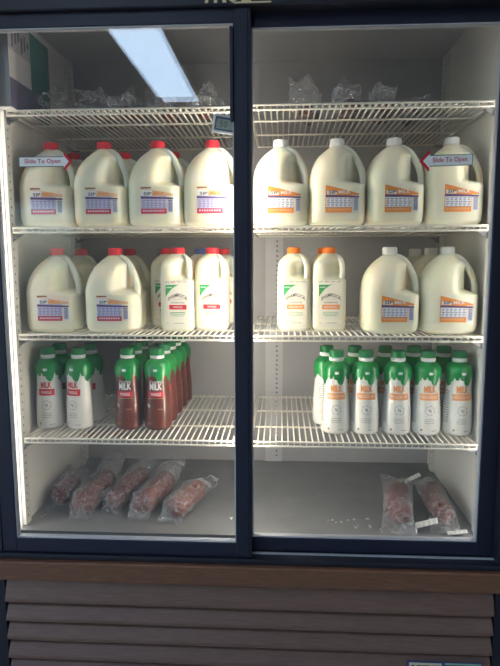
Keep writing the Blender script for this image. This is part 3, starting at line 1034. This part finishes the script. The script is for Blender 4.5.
SG = 'bagged sausages on the cooler floor'
SAUS = [((-.536, .215), (-.540, .35), .028, 'shortest, against the cooler wall'),
        ((-.455, .160), (-.438, .380), .033, 'second from the cooler wall'),
        ((-.360, .190), (-.328, .415), .030, 'third from the cooler wall'),
        ((-.277, .160), (-.238, .375), .033, 'fourth from the cooler wall'),
        ((-.172, .138), (-.122, .310), .030, 'last in the row')]
for k, (a, b, r, w) in enumerate(SAUS):
    meat_bag('sausage_package', 'sausage', a, b, r, ZFLOOR, 'reddish sausage in clear bag on the cooler floor, ' + w, SG,
             ext=(.026 if k else .02, .075), wide=(.033, .035, .032, .034, .038)[k], lift=(.002, (.035, .085, .05, .07, .02)[k]), seed=3 + k * 17, bend=(.004, -.010, .008, -.006, .006)[k], amp=.009)
RG = 'bagged sausages behind the rear door'
meat_bag('sausage_package', 'sausage', (.468, .135), (.498, .305), .034, ZFLOOR, 'dark sausage in clear bag with white label, nearer the bare floor', RG,
         ext=(.05, .075), wide=.050, lift=(.002, .045), seed=91, sticker=[(.545, .345, .062, .052, .022, .5, .05), (.534, .118, .022, .062, .030, .35, -.15)])
meat_bag('sausage_package', 'sausage', (.592, .140), (.604, .340), .030, ZFLOOR, 'dark sausage in clear bag with white label, against the cooler wall', RG,
         ext=(.05, .06), wide=.044, lift=(.002, .03), seed=133, sticker=[(.610, .092, .010, .052, .018, .2, -.1)])
cr = MB()
rnd = random.Random(5)
for x, y in [(.274, .164), (.331, .173), (.34, .13), (.384, .182), (.396, .133), (.352, .128), (-.557, .155), (-.02, .16), (.30, .15), (.42, .12)]:
    for q in range(2):
        c = rnd.uniform(.0016, .0034)
        ox, oy = x + rnd.uniform(-.014, .014), y + rnd.uniform(-.008, .008)
        rings = [[(ox + c * w_ * rnd.uniform(.7, 1.6) * cos(2 * pi * j / 7), oy + c * w_ * rnd.uniform(.6, 1.1) * sin(2 * pi * j / 7), ZFLOOR + .0002 + h_ * c) for j in range(7)] for w_, h_ in ((1, 0), (1.1, .5), (.5, 1))]
        cr.loft(rings)
tag(cr.build('crumbs', M['crumb']), 'pale crumbs scattered on the grey cooler floor', 'crumbs', kind='stuff')

TG = 'clear packets of meat on the top shelf'
TOPL = [((-.485, .20), (-.47, .34), .026, 'next to the green carton'), ((-.392, .22), (-.375, .36), .032, 'second from the green carton'),
        ((-.295, .20), (-.285, .34), .028, 'middle of the row'), ((-.19, .22), (-.185, .36), .026, 'second from the centre post'), ((-.078, .21), (-.065, .34), .032, 'beside the centre post')]
for k, (a, b, r, w) in enumerate(TOPL):
    meat_bag('meat_packet', 'meat packet', a, b, r, Z1L + DECK, 'crumpled clear packet of dark meat behind the front door, ' + w, TG, ext=(.03, .03), wide=.041, lift=(.040, .055), meatmat='jerky', seed=200 + k * 13, lumps=True, amp=.016)
TOPR = [((.198, .22), (.212, .36), .036, 'tallest, nearest the centre post'), ((.310, .20), (.322, .34), .032, 'second from the centre post'),
        ((.402, .20), (.412, .36), .026, 'third from the centre post'), ((.498, .25), (.506, .38), .018, 'flattest, nearest the empty end')]
for k, (a, b, r, w) in enumerate(TOPR):
    meat_bag('meat_packet', 'meat packet', a, b, r, Z1R + DECK, 'clear packet of dark red meat behind the rear door, ' + w, TG, ext=(.03, .03), wide=.036, lift=((.07, .05, .045, .02)[k], .05), meatmat='jerky', seed=300 + k * 19, lumps=True, amp=.017)

# carton against the wall, top shelf
bx = tag(empty('carton', (-.5655, .192, Z1L + DECK)), 'tall thin green and grey carton against the wall on the top shelf', 'box')
MB().box(-.016, .016, -.128, .125, 0.0, .224).build('box', M['box_white'], bx)
pr = Print(lambda u, v, e: (.016 + e, u, v))
pr.rect(0.0, .125, 0, .224, M['box_green'], 0)
pr.rect(-.128, 0.0, .142, .224, M['box_grey'], 0)
pr.rect(-.128, 0.055, 0, .073, M['box_dark'], 1)
for k in range(6):
    pr.rect(-.11 + k * .018, -.10 + k * .018, .15 + .012 * (k % 3), .20 - .01 * (k % 2), M['box_dark'], 1, nu=1)
pr.build('printed_side', bx)

# thermometer stuck inside the front door's glass
th = tag(empty('thermometer', (-.006, .0285, 1.603)), 'small white digital thermometer stuck to the glass by the centre post', 'thermometer')
th.rotation_euler = (0, math.radians(9), 0)
MB().rbox(-.0315, .0315, .0, .009, -.0225, .0225, .004, seg=3).build('case', M['thwhite'], th)
pr = Print(lambda u, v, e: (u, -e, v))
pr.rect(-.0252, .0252, -.0162, .0162, M['bezel'], 0)
pr.rect(-.0215, .0215, -.0120, .0110, M['lcd'], 1)
pr.text('50', -.004, -.0005, .018, .0150, M['p_dark'], 2)
pr.build('display', th)

# ------------------------------------------------------------------ sky outside the window
w = bpy.data.worlds.new('sky')
bpy.context.scene.world = w
w.use_nodes = True
bg = w.node_tree.nodes['Background']
sky = w.node_tree.nodes.new('ShaderNodeTexSky')
sky.sky_type = 'NISHITA'
sky.sun_disc = False
sky.sun_elevation = math.radians(35)
sky.sun_rotation = math.radians(60)
w.node_tree.links.new(sky.outputs[0], bg.inputs['Color'])
bg.inputs['Strength'].default_value = 1.0

# ------------------------------------------------------------------ camera
cam = bpy.data.cameras.new('camera')
co = bpy.data.objects.new('camera', cam)
C.objects.link(co)
cam.sensor_fit = 'VERTICAL'
cam.sensor_height = 24.0
cam.lens = 571.4 / 666 * 24.0
cam.clip_start = 0.05
Rm = Matrix.Rotation(0.0548, 4, 'Z') @ Matrix.Rotation(pi / 2 - 0.1295, 4, 'X') @ Matrix.Rotation(-0.0024, 4, 'Z')
co.matrix_world = Matrix.Translation((0.1311, -1.40, 1.2811)) @ Rm
sc = bpy.context.scene
sc.camera = co
sc.view_settings.view_transform = 'Standard'
sc.view_settings.look = 'None'
sc.view_settings.gamma = 1.0
sc.view_settings.exposure = 0.0
sc.cycles.max_bounces = 10
sc.cycles.transparent_max_bounces = 40
sc.cycles.use_denoising = True
